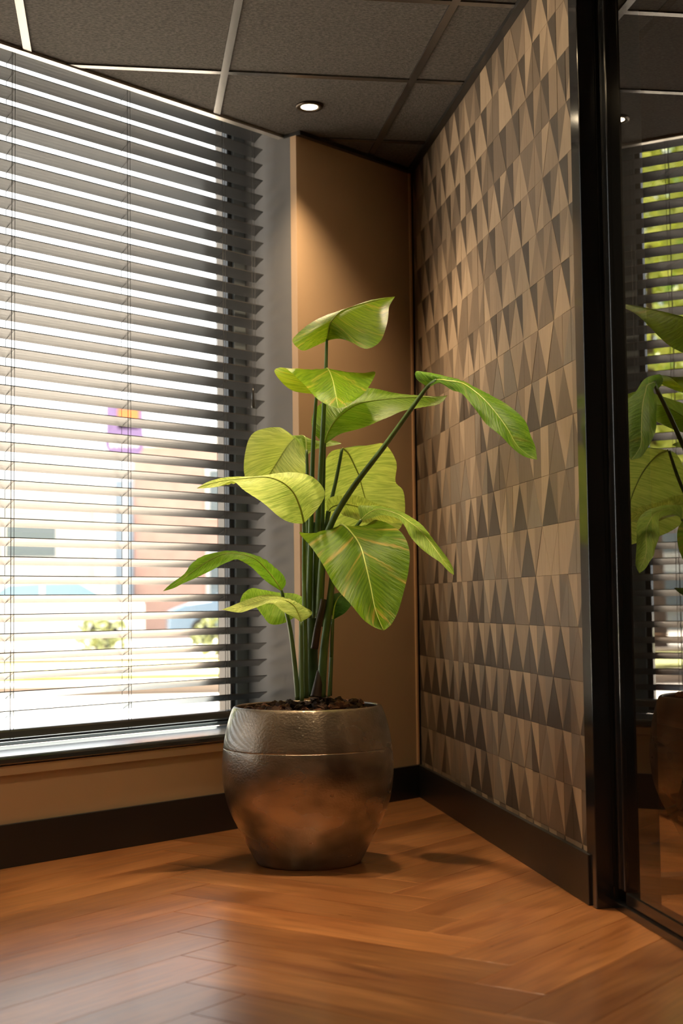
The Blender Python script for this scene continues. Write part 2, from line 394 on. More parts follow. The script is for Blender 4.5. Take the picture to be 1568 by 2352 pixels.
# ---------------------------------------------------------------- venetian blind
bl = empty('venetian_blind', W(1.8, .16, .33), 'dark grey venetian blind with tilted slats in front of the window', 'blind')
def winz(px, py, d):
    r = R3 @ Vector((px - 784, -(py - 1176), -FPX)); c = CO + NO * d
    t = (c - EYE).dot(NO) / r.dot(NO); return (EYE + r * t).z
DI, DO_, DROP, PITCH = .141, .182, .0225, .0575
zz = winz(0, 1100.7, DI); k0 = int((zz - .415) / PITCH)
S0, S1 = .668, 2.96
z = zz - k0 * PITCH; slz = []
me0 = None
while z < H + .04:
    slz.append(z)
    mb = MB(); n = 4
    for sgn, off in ((1, 0), (-1, -.0026)):
        pass
    prof = []
    for i in range(n + 1):
        t = i / n; prof.append((DI + (DO_ - DI) * t, -DROP * t + .0012 * math.sin(math.pi * t)))
    vs = []; 
    for s_ in (S0, S1):
        for d_, h_ in prof: vs.append(W(s_, d_, z + h_))
        for d_, h_ in reversed(prof): vs.append(W(s_, d_, z + h_ - .0026))
    m_ = 2 * (n + 1)
    mb.add(vs, [tuple(range(m_)), tuple(range(2 * m_ - 1, m_ - 1, -1))] + [(i, m_ + i, m_ + (i + 1) % m_, (i + 1) % m_) for i in range(m_)])
    mb.build('slat', slatmat, bl)
    z += PITCH
MB().wbox(S0, S1, .136, .19, .346, .373).build('bottom_rail', slatmat, bl, bevel=.006)
MB().wbox(S0, S1, .125, .195, H + .045, H + .1).build('headrail', slatmat, bl)
ladders = [winz]  # (positions found from the cords in the photograph)
for s_ in (.86, 1.285, 1.735, 2.2, 2.65):
    mb = MB(); top = H + .045
    for dd in (DI - .003, DO_ + .003): mb.tube([W(s_, dd, .345), W(s_, dd, top)], .0009, 5)
    for z in slz: mb.tube([W(s_, DI - .003, z - .003), W(s_ , DO_ + .003, z - DROP - .004)], .0006, 4)
    mb.build('ladder_cord', cordmat, bl)
    MB().tube([W(s_ + .012, DI - .004, .345), W(s_ + .012, DI - .004, top)], .0011, 5).build('lift_cord', cordmat, bl)
for s_, zt in ((.742, 1.50), (.728, 1.34)):
    MB().tube([W(s_, .125, zt), W(s_, .125, H + .06)], .0009, 5).build('pull_cord', cordmat, bl)
    MB().tube([W(s_, .125, zt), W(s_, .125, zt - .012), W(s_, .125, zt - .03), W(s_, .125, zt - .062), W(s_, .125, zt - .07)], [.003, .005, .0052, .0068, .0055], 12).build('cord_tassel', M('tassel_black', (.03, .03, .03), .3), bl, smooth=True)

# ---------------------------------------------------------------- glass partition on the right
door = empty('door_1', (1.19, 3.0, 0), 'black framed glass partition at the right edge', 'door', kind='structure')
MB().box((1.119, 3.319, 0), (1.164, 3.385, H)).build('post', blackmetal, door, bevel=.002)
mb = MB(); mb.box((1.165, 3.325, 0), (1.284, 3.385, H))
mb.build('jamb', blackwood, door, bevel=.002)
MB().box((1.170, 3.265, .048), (1.205, 3.322, H - .03)).build('stile', blackmetal, door, bevel=.003)
MB().box((1.168, 3.295, .05), (1.1700, 3.299, H - .04)).build('bead', M('bead_metal', (.25, .26, .27), .2, .9), door)
MB().box((1.162, .9, 0), (1.235, 3.319, .020)).build('floor_track', blackmetal, door, bevel=.002)
MB().box((1.170, .9, .021), (1.205, 3.26, .048)).build('bottom_rail', blackmetal, door, bevel=.002)
MB().box((1.160, .9, H - .03), (1.235, 3.319, H)).build('head_rail', blackmetal, door, bevel=.002)
MB().box((1.174, .9, .046), (1.182, 3.27, H - .03)).build('pane', door_glass, door)
# beyond it: a second partition standing square to it
d2 = empty('door_2', (1.3, 3.45, 0), 'dark glazed partition frame standing on the floor beyond the glass', 'door', kind='structure')
MB().box((1.285, 3.44, 0), (1.312, 3.50, H)).build('stile', M('dark_brown_frame', (.012, .009, .007), .3), d2, bevel=.002)
MB().box((1.312, 3.44, 0), (2.3, 3.50, .045)).build('bottom_rail', M('dark_brown_rail', (.04, .024, .015), .3), d2, bevel=.002)

# armchair beyond the glass
def chair():
    t = empty('armchair', (2.15, 4.75, 0), 'tan upholstered armchair with black bent legs beyond the glass', 'chair')
    up = M('tan_upholstery', (.17, .10, .05), .7); bk = M('black_steel', (.02, .017, .015), .35)
    cx_, cy_ = 2.2, 4.75
    prof = [(-.33, .25), (-.36, .44), (-.33, .60), (-.30, .60), (-.28, .45), (-.05, .40), (.33, .40), (.35, .27), (.0, .22)]
    mb = MB()
    n = len(prof)
    vs = [(cx_ - .30, cy_ + a, b) for a, b in prof] + [(cx_ + .30, cy_ + a, b) for a, b in prof]
    mb.add(vs, [tuple(range(n)), tuple(range(2 * n - 1, n - 1, -1))] + [(i, (i + 1) % n, n + (i + 1) % n, n + i) for i in range(n)])
    mb.build('seat_shell', up, t, bevel=.02)
    for sx in (-.36, .30):
        mb = MB(); mb.box((cx_ + sx, cy_ - .34, .30), (cx_ + sx + .06, cy_ + .30, .62)); mb.build('armrest', up, t, bevel=.025)
    for sx in (-.375, .375):
        pts = [(cx_ + sx, cy_ - .3, .60), (cx_ + sx, cy_ - .3, .30), (cx_ + sx, cy_ - .28, .16), (cx_ + sx, cy_ - .2, .05), (cx_ + sx, cy_ - .08, .014), (cx_ + sx, cy_ + .3, .014), (cx_ + sx, cy_ + .33, .3)]
        MB().tube(pts, .0135, 8).build('leg', bk, t, smooth=True)
chair()

# ---------------------------------------------------------------- downlights
ringm = M('bronze_ring', (.06, .045, .03), .35, .6)
lens = emit('lamp_lens', (1, .80, .52), 26)
lens2 = emit('lamp_lens_off_view', (1, .74, .42), 90)
def downlight(x, y, power, label, blend=.6, size=118, first=False):
    t = empty('downlight', (x, y, H), label, 'light', 'recessed downlights of the ceiling')
    mb = MB(); prof = [(.029, .0), (.030, -.004), (.043, -.006), (.046, -.003), (.046, .003), (.027, .003)]
    mb.lathe(prof + [prof[0]], (x, y, H), 32); mb.f = [f for f in mb.f if len(f) == 4]
    mb.build('ring', ringm, t, smooth=True)
    MB().lathe([(.028, -.0005), (.028, -.003)], (x, y, H), 28).build('lens', lens if first else lens2, t)
    l = bpy.data.lights.new('lamp', 'SPOT'); lo = bpy.data.objects.new('lamp', l); col.objects.link(lo)
    l.energy = power; l.color = (1, .74, .46); l.spot_size = math.radians(size); l.spot_blend = blend; l.shadow_soft_size = .024
    lo.parent = t; lo.location = (0, 0, -.012)
downlight(.631, 4.684, 85, 'lit recessed downlight in the ceiling tile before the copper panel', first=True, size=108, blend=1)
downlight(.80, 3.62, 125, 'recessed downlight near the veneered wall, above the frame of the photograph', size=54, blend=1)
downlight(.35, 3.72, 100, 'recessed downlight above the pot, above the frame of the photograph', size=60, blend=1)
i = 0
for x, y, pw in ((-.58, 3.1, 20), (.63, 2.2, 32), (-.58, 1.4, 26), (.63, .7, 26), (-.9, 0, 22), (.63, -.9, 22), (-.9, -1.6, 18), (-2.0, 1.3, 16), (-2.0, -.3, 16)):
    i += 1
    downlight(x, y, pw * (.8 if y > 2 else .3), 'recessed downlight of the near ceiling, outside the photograph')
downlight(1.9, 4.3, 130, 'unseen downlight added to brighten the floor beyond the glass')  # unseen lamps, added to brighten the side room's floor
downlight(1.8, 2.9, 110, 'second unseen downlight added to brighten the floor beyond the glass')

# ---------------------------------------------------------------- pot
PC = Vector((.528, 4.10, 0))
def pot_mat():
    m = M('bronze_glaze', (.2, .15, .1), .3, .75, bump=(130, .5, (1, 1, 1.4)))
    nt = m.node_tree; p = nt.nodes['Principled BSDF']; N = nt.nodes.new; L = nt.links.new
    tc = N('ShaderNodeTexCoord'); n = N('ShaderNodeTexNoise'); n.inputs['Scale'].default_value = 6; n.inputs['Detail'].default_value = 2.5
    mp = N('ShaderNodeMapping'); mp.inputs['Scale'].default_value = (1, 1, 1.7); L(tc.outputs['Object'], mp.inputs[0]); L(mp.outputs[0], n.inputs['Vector'])
    cr = N('ShaderNodeValToRGB'); cr.color_ramp.interpolation = 'EASE'; cr.color_ramp.elements[0].position = .22; cr.color_ramp.elements[0].color = (.095, .078, .062, 1); cr.color_ramp.elements[1].position = .74; cr.color_ramp.elements[1].color = (.40, .32, .235, 1)
    L(n.outputs[0], cr.inputs[0]); L(cr.outputs[0], p.inputs['Base Color'])
    mr = N('ShaderNodeMapRange'); mr.inputs[1].default_value = .3; mr.inputs[2].default_value = .7; mr.inputs[3].default_value = .36; mr.inputs[4].default_value = .24; p.inputs['Coat Weight'].default_value = .55; p.inputs['Coat Roughness'].default_value = .05; L(n.outputs[0], mr.inputs[0]); L(mr.outputs[0], p.inputs['Roughness'])
    return m
pm = pot_mat()
pt = empty('plant_pot', PC, 'large round bronze glazed pot with bulging sides on the oak floor', 'pot')
key = [(.148, 0), (.156, .012), (.168, .035), (.186, .07), (.208, .11), (.226, .15), (.238, .19), (.245, .24), (.2465, .28), (.243, .325), (.2415, .3265), (.2425, .330), (.238, .36), (.229, .40), (.217, .435), (.212, .443), (.206, .445), (.202, .441), (.206, .425), (.215, .39)]
def cat(pts, n, closed=False):
    out = []
    P = [Vector(p) for p in pts]; m_ = len(P)
    for i in range(m_ - 1):
        a, b, c, d = P[max(i - 1, 0)], P[i], P[i + 1], P[min(i + 2, m_ - 1)]
        for j in range(n):
            t = j / n; out.append(.5 * ((2 * b) + (c - a) * t + (2 * a - 5 * b + 4 * c - d) * t * t + (3 * b - a - 3 * c + d) * t ** 3))
    out.append(P[-1]); return out
mb = MB(); mb.lathe([(p.x, p.y) for p in cat([(a, b, 0) for a, b in key], 3)], PC, 96)
mb.f = [f for f in mb.f if len(f) == 4 or f[0] != (len(mb.v) - 96)]
mb.build('pot_body', pm, pt, smooth=True)
mul = empty('bark_mulch', PC + Vector((0, 0, .40)), 'dark brown bark chips heaped in the bronze pot around the stems', 'mulch')
MB().lathe([(.0, .395), (.09, .418), (.16, .412), (.205, .395), (.205, .385), (0, .385)], PC, 40).build('soil', M('potting_soil', (.02, .012, .008), .95, bump=(80, 1)), mul, smooth=True)
bark = [M('bark_dark', (.045, .022, .013), .85, bump=(160, 1), var=(60, .5)), M('bark_brown', (.085, .04, .022), .85, bump=(160, 1), var=(60, .5)), M('bark_red', (.15, .06, .03), .85, bump=(160, 1), var=(60, .5))]
rnd = random.Random(3)
for i in range(150):
    a = rnd.uniform(0, 2 * math.pi); r = .188 * math.sqrt(rnd.uniform(0.01, 1))
    x, y = PC.x + r * math.cos(a), PC.y + r * math.sin(a)
    hh = .412 + .026 * (1 - (r / .19) ** 2) + .016 * max(0, math.cos(a)) * (1 if r < .16 else .5) + rnd.uniform(0, .016)
    sx, sy, sz = rnd.uniform(.013, .027), rnd.uniform(.008, .016), rnd.uniform(.010, .024)
    if r > .155: sx = min(sx, .016)
    vs, fs = hull_lump(rnd, sx, sy, sz)
    rm = Matrix.Rotation(rnd.uniform(0, 6.28), 3, 'Z') @ Matrix.Rotation(rnd.uniform(-.6, .6), 3, 'X') @ Matrix.Rotation(rnd.uniform(-.5, .5), 3, 'Y')
    MB().add([rm @ Vector(v) + Vector((x, y, hh)) for v in vs], fs).build('bark_chip', bark[min(2, int(rnd.random() ** 1.6 * 3))], mul)

# ---------------------------------------------------------------- plant
def leaf_mat(name, top, under, trans, tw, scorch=0):
    m = bpy.data.materials.new(name); m.use_nodes = True; nt = m.node_tree; p = nt.nodes['Principled BSDF']; N = nt.nodes.new; L = nt.links.new
    out = [n for n in nt.nodes if n.type == 'OUTPUT_MATERIAL'][0]
    uv = N('ShaderNodeUVMap'); sp = N('ShaderNodeSeparateXYZ'); L(uv.outputs[0], sp.inputs[0])
    ab = N('ShaderNodeMath'); ab.operation = 'ABSOLUTE'; s5 = N('ShaderNodeMath'); s5.operation = 'SUBTRACT'; s5.inputs[1].default_value = .5; L(sp.outputs[0], s5.inputs[0]); L(s5.outputs[0], ab.inputs[0])
    ml = N('ShaderNodeMath'); ml.operation = 'MULTIPLY'; ml.inputs[1].default_value = -.22; L(ab.outputs[0], ml.inputs[0])
    ph = N('ShaderNodeMath'); ph.operation = 'ADD'; L(sp.outputs[1], ph.inputs[0]); L(ml.outputs[0], ph.inputs[1])
    cb = N('ShaderNodeCombineXYZ'); L(ph.outputs[0], cb.inputs[0])
    m3 = N('ShaderNodeMath'); m3.operation = 'MULTIPLY'; m3.inputs[1].default_value = .05; L(ab.outputs[0], m3.inputs[0]); L(m3.outputs[0], cb.inputs[1])
    vn = N('ShaderNodeTexNoise'); vn.inputs['Scale'].default_value = 75; vn.inputs['Detail'].default_value = 3; L(cb.outputs[0], vn.inputs['Vector'])
    v2 = N('ShaderNodeTexNoise'); v2.inputs['Scale'].default_value = 24; v2.inputs['Detail'].default_value = 3; L(cb.outputs[0], v2.inputs['Vector'])
    geo = N('ShaderNodeNewGeometry')
    mx = N('ShaderNodeMix'); mx.data_type = 'RGBA'; mx.inputs[6].default_value = (*top, 1); mx.inputs[7].default_value = (*under, 1); L(geo.outputs['Backfacing'], mx.inputs[0])
    r = N('ShaderNodeValToRGB'); r.color_ramp.elements[0].position = .38; r.color_ramp.elements[0].color = (.58, .68, .5, 1); r.color_ramp.elements[1].position = .62; r.color_ramp.elements[1].color = (1.12, 1.08, 1.1, 1); L(vn.outputs[0], r.inputs[0])
    mu = N('ShaderNodeMix'); mu.data_type = 'RGBA'; mu.blend_type = 'MULTIPLY'; mu.inputs[0].default_value = .8; L(mx.outputs[2], mu.inputs[6]); L(r.outputs[0], mu.inputs[7])
    last = mu
    # scorched or yellowed streaks between the veins
    rs = N('ShaderNodeValToRGB'); rs.color_ramp.elements[0].position = .55; rs.color_ramp.elements[0].color = (0, 0, 0, 1); rs.color_ramp.elements[1].position = .66; rs.color_ramp.elements[1].color = (scorch, scorch, scorch, 1); L(v2.outputs[0], rs.inputs[0])
    ms = N('ShaderNodeMix'); ms.data_type = 'RGBA'; ms.inputs[7].default_value = (.50, .30, .07, 1); L(rs.outputs[0], ms.inputs[0]); L(last.outputs[2], ms.inputs[6]); L(ms.outputs[2], p.inputs['Base Color'])
    p.inputs['Roughness'].default_value = .42; p.inputs['Specular IOR Level'].default_value = .16
    b = N('ShaderNodeBump'); b.inputs['Strength'].default_value = .8; b.inputs['Distance'].default_value = .0025; L(vn.outputs[0], b.inputs['Height']); L(b.outputs[0], p.inputs['Normal'])
    t = N('ShaderNodeBsdfTranslucent'); tm = N('ShaderNodeMix'); tm.data_type = 'RGBA'; tm.blend_type = 'MULTIPLY'; tm.inputs[0].default_value = .8; tm.inputs[6].default_value = (*trans, 1); L(r.outputs[0], tm.inputs[7]); L(tm.outputs[2], t.inputs[0]); L(b.outputs[0], t.inputs['Normal'])
    ms2 = N('ShaderNodeMixShader'); ms2.inputs[0].default_value = tw; L(p.outputs[0], ms2.inputs[1]); L(t.outputs[0], ms2.inputs[2]); L(ms2.outputs[0], out.inputs[0])
    return m
LM = leaf_mat('leaf_green', (.10, .24, .018), (.30, .44, .09), (.34, .60, .03), .42, .2)
LS = leaf_mat('leaf_scorched', (.085, .19, .008), (.24, .40, .05), (.42, .56, .02), .36, .6)
LP = leaf_mat('leaf_pale', (.24, .40, .06), (.60, .70, .25), (.62, .78, .12), .36, .06)
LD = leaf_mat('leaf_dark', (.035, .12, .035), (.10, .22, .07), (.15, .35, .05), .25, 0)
ribm = M('midrib_yellow_green', (.42, .52, .10), .4); stemm = M('petiole_green', (.085, .15, .05), .38, 0, .5, bump=(60, .2, (1, 1, .1)), var=(40, .3, (1, 1, .15)))
stemd = M('trunk_green', (.045, .085, .035), .4, var=(30, .4, (1, 1, .1))); sheathm = M('brown_sheath', (.035, .02, .013), .5, var=(30, .3, (1, 1, .2)))
plant = empty('bird_of_paradise_plant', PC + Vector((0, 0, .43)), 'tall leafy plant with broad paddle leaves growing in the bronze pot', 'plant')
def leaf(st, mat, label=None, bulge=.02, ribr=.0026, flip=False, seg=6, wav=.0026, top=False):
    # st: stations of (left edge, midrib, right edge), each (px,py,Y); the ends are single points
    rows = []
    for s_ in st:
        if len(s_) == 1: s_ = (s_[0],) * 3
        rows.append([at(*q_) for q_ in s_])
    cols = [cat([r[j] for r in rows], seg) for j in range(3)]
    n = len(cols[0]); K = 8; mb = MB(); uvs = []; vs = []; ph = random.uniform(0, 9)
    for i in range(n):
        l, m_, r = cols[0][i], cols[1][i], cols[2][i]
        tg = (cols[1][min(i + 1, n - 1)] - cols[1][max(i - 1, 0)]).normalized()
        for j in range(-K, K + 1):
            e_ = l if j < 0 else r; t = abs(j) / K
            p_ = m_.lerp(e_, t); wv = (e_ - m_)
            nm = tg.cross(wv); nl = nm.length
            if nl > 1e-7:
                nm = nm / nl * (1 if j < 0 else -1)
                if flip: nm = -nm
                amp = bulge * min(1, wv.length / .06) * 4 * t * (1 - t) * .5
                co = wav * math.sin(2 * math.pi * (i / n * 26 - t * 3) + ph) * min(1, t * 2.5) * min(1, wv.length / .05) * (1 - .85 * t ** 5)
                ed = .0035 * math.sin(i / n * 19 + ph + j) * t ** 3 * min(1, wv.length / .06)
                p_ = p_ + nm * (amp + co + ed)
            vs.append(p_); uvs.append(((j + K) / (2 * K), i / (n - 1)))
    w_ = 2 * K + 1
    fs = [(i * w_ + j, i * w_ + j + 1, (i + 1) * w_ + j + 1, (i + 1) * w_ + j) for i in range(n - 1) for j in range(w_ - 1)]
    nsum = 0
    for f in fs:
        a_, b_, c_, d_ = (vs[i] for i in f); nsum += (c_ - a_).cross(d_ - b_).dot(EYE - a_)
    if (nsum > 0) != top: fs = [f[::-1] for f in fs]     # upper side towards the viewer or away
    mb.add(vs, fs); mb.uv = uvs
    o = mb.build('leaf', mat, plant, smooth=True)
    if label: o['label'] = label
    c = cols[1][:-1]
    MB().tube(c, [ribr * (1 - .82 * i / len(c)) for i in range(len(c))], 8).build('midrib', ribm, o, smooth=True)
    return o
def stem(pts, r0, r1, mat=None, name='petiole', n=12):
    P = cat([at(*p_) for p_ in pts], 6)
    return MB().tube(P, [r0 + (r1 - r0) * i / (len(P) - 1) for i in range(len(P))], n).build(name, mat or stemm, plant, smooth=True)
# A: topmost leaf
leaf([[(750, 783, 4.10)], [(716, 800, 4.04), (753, 765, 4.09), (778, 778, 4.06)], [(688, 803, 4.03), (757, 745, 4.08), (808, 787, 4.0)],
      [(672, 777, 4.06), (767, 730, 4.08), (843, 803, 3.97)], [(705, 750, 4.16), (785, 714, 4.10), (874, 781, 3.99)],
      [(765, 717, 4.22), (820, 701, 4.15), (889, 742, 4.06)], [(840, 692, 4.24), (862, 690, 4.2), (894, 703, 4.15)], [(907, 681, 4.25)]], LS, 'topmost leaf with sun-scorched streaks', .015, flip=True, top=True)
# B
leaf([[(727, 906, 4.14)], [(668, 895, 4.14), (733, 882, 4.13), (775, 890, 4.18)], [(630, 856, 4.10), (742, 858, 4.10), (830, 862, 4.18)],
      [(655, 843, 4.03), (752, 846, 4.04), (861, 857, 4.04)], [(694, 881, 3.96), (763, 870, 3.96), (848, 885, 3.97)],
      [(722, 909, 3.90), (770, 902, 3.90), (827, 912, 3.91)], [(752, 930, 3.86), (774, 924, 3.86), (800, 930, 3.86)], [(777, 938, 3.84)]], LS, 'second leaf from the top, yellowed and drooping forward', .012, top=True)
# C
leaf([[(745, 1021, 4.12)], [(720, 993, 4.14), (752, 996, 4.12), (779, 999, 4.08)], [(717, 960, 4.18), (768, 968, 4.12), (815, 986, 4.07)],
      [(740, 925, 4.2), (792, 946, 4.13), (855, 974, 4.07)], [(795, 900, 4.22), (825, 927, 4.14), (892, 960, 4.07)],
      [(845, 893, 4.22), (870, 919, 4.15), (930, 940, 4.07)], [(900, 902, 4.2), (925, 914, 4.15), (965, 936, 4.08)], [(960, 906, 4.18), (975, 912, 4.14), (993, 934, 4.1)],
      [(1000, 911, 4.14), (1005, 914, 4.13), (1014, 923, 4.1)], [(1027, 908, 4.12)]], LM, None, .012, flip=True)
# D
leaf([[(704, 1037, 4.22)], [(662, 994, 4.26), (701, 1006, 4.24), (783, 1018, 4.2)], [(620, 981, 4.3), (686, 1001, 4.27), (742, 1012, 4.24)],
      [(578, 998, 4.33), (664, 1020, 4.3), (704, 1050, 4.25)], [(562, 1045, 4.35), (642, 1052, 4.33), (702, 1082, 4.28)],
      [(564, 1100, 4.36), (618, 1092, 4.35), (670, 1110, 4.32)], [(600, 1130, 4.37)]], LP, 'broad back leaf seen from its underside', .02, flip=True)
# E
leaf([[(698, 1203, 4.02)], [(668, 1200, 3.98), (690, 1170, 4.0), (732, 1162, 4.02)], [(634, 1182, 3.93), (675, 1134, 3.98), (746, 1127, 4.04)],
      [(598, 1152, 3.89), (650, 1109, 3.96), (718, 1095, 4.06)], [(560, 1123, 3.88), (613, 1096, 3.95), (662, 1087, 4.06)],
      [(535, 1108, 3.90), (570, 1098, 3.94), (602, 1090, 4.03)], [(505, 1116, 3.90), (515, 1104, 3.93), (535, 1096, 3.98)], [(472, 1121, 3.9), (474, 1113, 3.91), (480, 1106, 3.93)], [(451, 1122, 3.9)]], LP, 'pale leaf bending out towards the window', .012, ribr=.0034, flip=True)
# F
leaf([[(787, 1030, 4.22)], [(762, 1038, 4.24), (800, 1042, 4.25), (845, 1022, 4.27)], [(745, 1060, 4.24), (812, 1065, 4.28), (885, 1021, 4.32)],
      [(738, 1095, 4.24), (824, 1092, 4.3), (909, 1060, 4.36)], [(738, 1135, 4.24), (833, 1125, 4.32), (907, 1105, 4.38)],
      [(740, 1175, 4.24), (842, 1160, 4.33), (928, 1130, 4.4)], [(755, 1210, 4.25), (848, 1200, 4.33), (927, 1190, 4.4)],
      [(800, 1238, 4.28), (852, 1235, 4.33), (905, 1228, 4.38)], [(856, 1258, 4.33)]], LP, 'large pale leaf at the back of the plant', .02, ribr=.003)
# J
leaf([[(752, 1176, 4.12)], [(750, 1152, 4.10), (765, 1163, 4.12), (775, 1173, 4.14)], [(768, 1140, 4.10), (790, 1158, 4.13), (790, 1185, 4.16)],
      [(800, 1136, 4.10), (820, 1163, 4.14), (815, 1193, 4.18)], [(835, 1145, 4.11), (850, 1170, 4.15), (845, 1200, 4.19)],
      [(870, 1157, 4.13), (880, 1180, 4.16), (880, 1201, 4.19)], [(905, 1170, 4.15), (908, 1187, 4.17), (908, 1201, 4.19)], [(933, 1198, 4.18)]], LP, None, .012)
# I
leaf([[(829, 1195, 4.06)], [(823, 1163, 4.08), (845, 1180, 4.05), (853, 1190, 4.02)], [(852, 1161, 4.08), (870, 1170, 4.04), (882, 1185, 4.0)],
      [(905, 1171, 4.06), (912, 1181, 4.02), (915, 1191, 3.99)], [(945, 1190, 4.03), (940, 1199, 3.99), (928, 1206, 3.97)],
      [(972, 1207, 3.99), (962, 1216, 3.96), (942, 1234, 3.94)], [(992, 1236, 3.95), (984, 1241, 3.92), (966, 1259, 3.91)],
      [(1012, 1264, 3.91), (1003, 1267, 3.88), (990, 1277, 3.87)], [(1030, 1285, 3.88), (1020, 1291, 3.86), (1010, 1292, 3.85)],
      [(1040, 1304, 3.86), (1034, 1307, 3.85), (1026, 1309, 3.84)], [(1042, 1321, 3.84)]], LM, 'leaf drooping to the right with a pale underside', .006)
# H
leaf([[(981, 889, 3.84)], [(954, 869, 3.86), (988, 881, 3.83), (992, 886, 3.82)], [(957, 852, 3.87), (1003, 872, 3.81), (1010, 880, 3.79)],
      [(1000, 861, 3.84), (1030, 875, 3.77), (1036, 895, 3.75)], [(1047, 872, 3.78), (1060, 880, 3.73), (1058, 903, 3.70)],
      [(1097, 892, 3.71), (1086, 896, 3.69), (1078, 925, 3.66)], [(1137, 914, 3.67), (1114, 920, 3.65), (1100, 951, 3.62)],
      [(1174, 938, 3.62), (1140, 950, 3.61), (1117, 973, 3.59)], [(1206, 966, 3.58), (1165, 985, 3.57), (1148, 1001, 3.55)],
      [(1219, 1000, 3.55), (1185, 1020, 3.54), (1177, 1030, 3.53)], [(1229, 1028, 3.53), (1210, 1043, 3.52), (1204, 1048, 3.51)], [(1233, 1056, 3.5)]], LM, 'leaf on the long slanting stalk reaching to the veneered wall', .008, top=True)
# K
leaf([[(646, 1358, 4.0)], [(655, 1338, 4.02), (636, 1340, 3.99), (620, 1341, 3.97)], [(643, 1311, 4.04), (613, 1310, 3.98), (594, 1321, 3.95)],
      [(608, 1287, 4.05), (585, 1284, 3.97), (571, 1299, 3.93)], [(567, 1273, 4.04), (551, 1273, 3.97), (545, 1283, 3.93)],
      [(515, 1268, 4.02), (517, 1272, 3.96), (522, 1292, 3.92)], [(468, 1276, 4.0), (481, 1287, 3.95), (490, 1309, 3.92)],
      [(442, 1294, 3.98), (448, 1309, 3.94), (455, 1324, 3.92)], [(424, 1318, 3.96), (424, 1326, 3.94), (426, 1337, 3.92)],
      [(394, 1339, 3.95), (396, 1345, 3.93), (400, 1351, 3.92)], [(374, 1358, 3.93)]], LM, 'slender arching leaf on the window side', .008, flip=True, top=True)
# lower leaf behind
leaf([[(692, 1402, 4.16)], [(698, 1378, 4.18), (675, 1392, 4.17), (684, 1412, 4.14)], [(680, 1363, 4.2), (650, 1388, 4.18), (656, 1431, 4.14)],
      [(640, 1362, 4.2), (618, 1386, 4.18), (622, 1432, 4.14)], [(605, 1354, 4.19), (590, 1380, 4.17), (601, 1413, 4.15)],
      [(578, 1351, 4.18), (568, 1376, 4.17), (585, 1392, 4.15)], [(558, 1364, 4.17), (556, 1378, 4.16), (565, 1387, 4.15)], [(550, 1386, 4.15)]], LM, 'rounded low leaf behind the small stalks', .012, flip=True)
leaf([[(691, 1429, 3.97)], [(714, 1413, 3.99), (685, 1410, 3.97), (668, 1414, 3.95)], [(709, 1400, 4.01), (675, 1392, 3.97), (645, 1401, 3.94)],
      [(680, 1384, 4.01), (655, 1379, 3.96), (627, 1388, 3.93)], [(637, 1370, 4.0), (623, 1376, 3.95), (608, 1386, 3.92)],
      [(598, 1367, 3.98), (592, 1382, 3.94), (583, 1398, 3.91)], [(565, 1378, 3.95), (560, 1393, 3.92), (558, 1406, 3.9)],
      [(532, 1392, 3.92), (532, 1399, 3.91), (535, 1405, 3.9)], [(509, 1400, 3.9)]], LP, 'small pale leaf low on the window side', .006, flip=True)
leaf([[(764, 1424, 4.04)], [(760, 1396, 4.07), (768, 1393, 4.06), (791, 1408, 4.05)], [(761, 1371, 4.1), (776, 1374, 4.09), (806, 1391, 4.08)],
      [(775, 1361, 4.14), (789, 1364, 4.13), (812, 1374, 4.12)], [(803, 1358, 4.18)]], LD, 'small dark green leaf', .008, top=True)
# G: the large front leaf
leaf([[(768, 1252, 4.08)], [(720, 1240, 4.05), (776, 1224, 4.04), (842, 1232, 4.05)], [(687, 1222, 3.98), (784, 1204, 4.0), (858, 1196, 3.98)],
      [(712, 1252, 3.93), (808, 1225, 3.94), (916, 1219, 3.9)], [(740, 1296, 3.88), (828, 1257, 3.89), (939, 1258, 3.85)],
      [(768, 1345, 3.84), (840, 1300, 3.85), (938, 1310, 3.82)], [(802, 1383, 3.80), (851, 1348, 3.82), (927, 1360, 3.80)],
      [(833, 1423, 3.78), (861, 1398, 3.79), (913, 1406, 3.78)], [(860, 1441, 3.77), (873, 1431, 3.77), (897, 1436, 3.77)], [(881, 1448, 3.76)]], LS, 'largest leaf hanging in front, with brown scorched streaks', .022, ribr=.0036, top=True)
# stalks, roots of the stalks in the mulch
stem([(717, 1600, 4.10), (716, 1480, 4.10), (718, 1380, 4.11), (720, 1300, 4.11), (724, 1200, 4.11)], .019, .013, stemd, 'trunk', 16)
stem([(722, 1420, 4.09), (724, 1330, 4.09), (730, 1200, 4.09), (736, 1080, 4.09), (744, 930, 4.09), (748, 850, 4.09), (750, 780, 4.10)], .011, .0042)
stem([(708, 1420, 4.07), (712, 1300, 4.08), (715, 1150, 4.1), (720, 1000, 4.12), (727, 903, 4.14)], .010, .0045)
stem([(730, 1420, 4.12), (738, 1250, 4.12), (742, 1120, 4.12), (745, 1018, 4.12)], .009, .0045)
stem([(705, 1400, 4.13), (706, 1250, 4.17), (706, 1120, 4.2), (704, 1034, 4.22)], .008, .0042)
stem([(702, 1604, 4.02), (700, 1450, 4.02), (698, 1320, 4.02), (698, 1200, 4.02)], .0085, .0052)
stem([(728, 1420, 4.12), (740, 1280, 4.14), (752, 1190, 4.16), (772, 1100, 4.2), (785, 1032, 4.22)], .009, .0045)
stem([(732, 1420, 4.06), (742, 1270, 4.05), (762, 1200, 4.03), (810, 1120, 3.98), (880, 1028, 3.92), (940, 945, 3.87), (981, 889, 3.84), (1002, 873, 3.81)], .011, .0045)
stem([(735, 1420, 4.12), (745, 1260, 4.12), (752, 1174, 4.12)], .008, .0045)
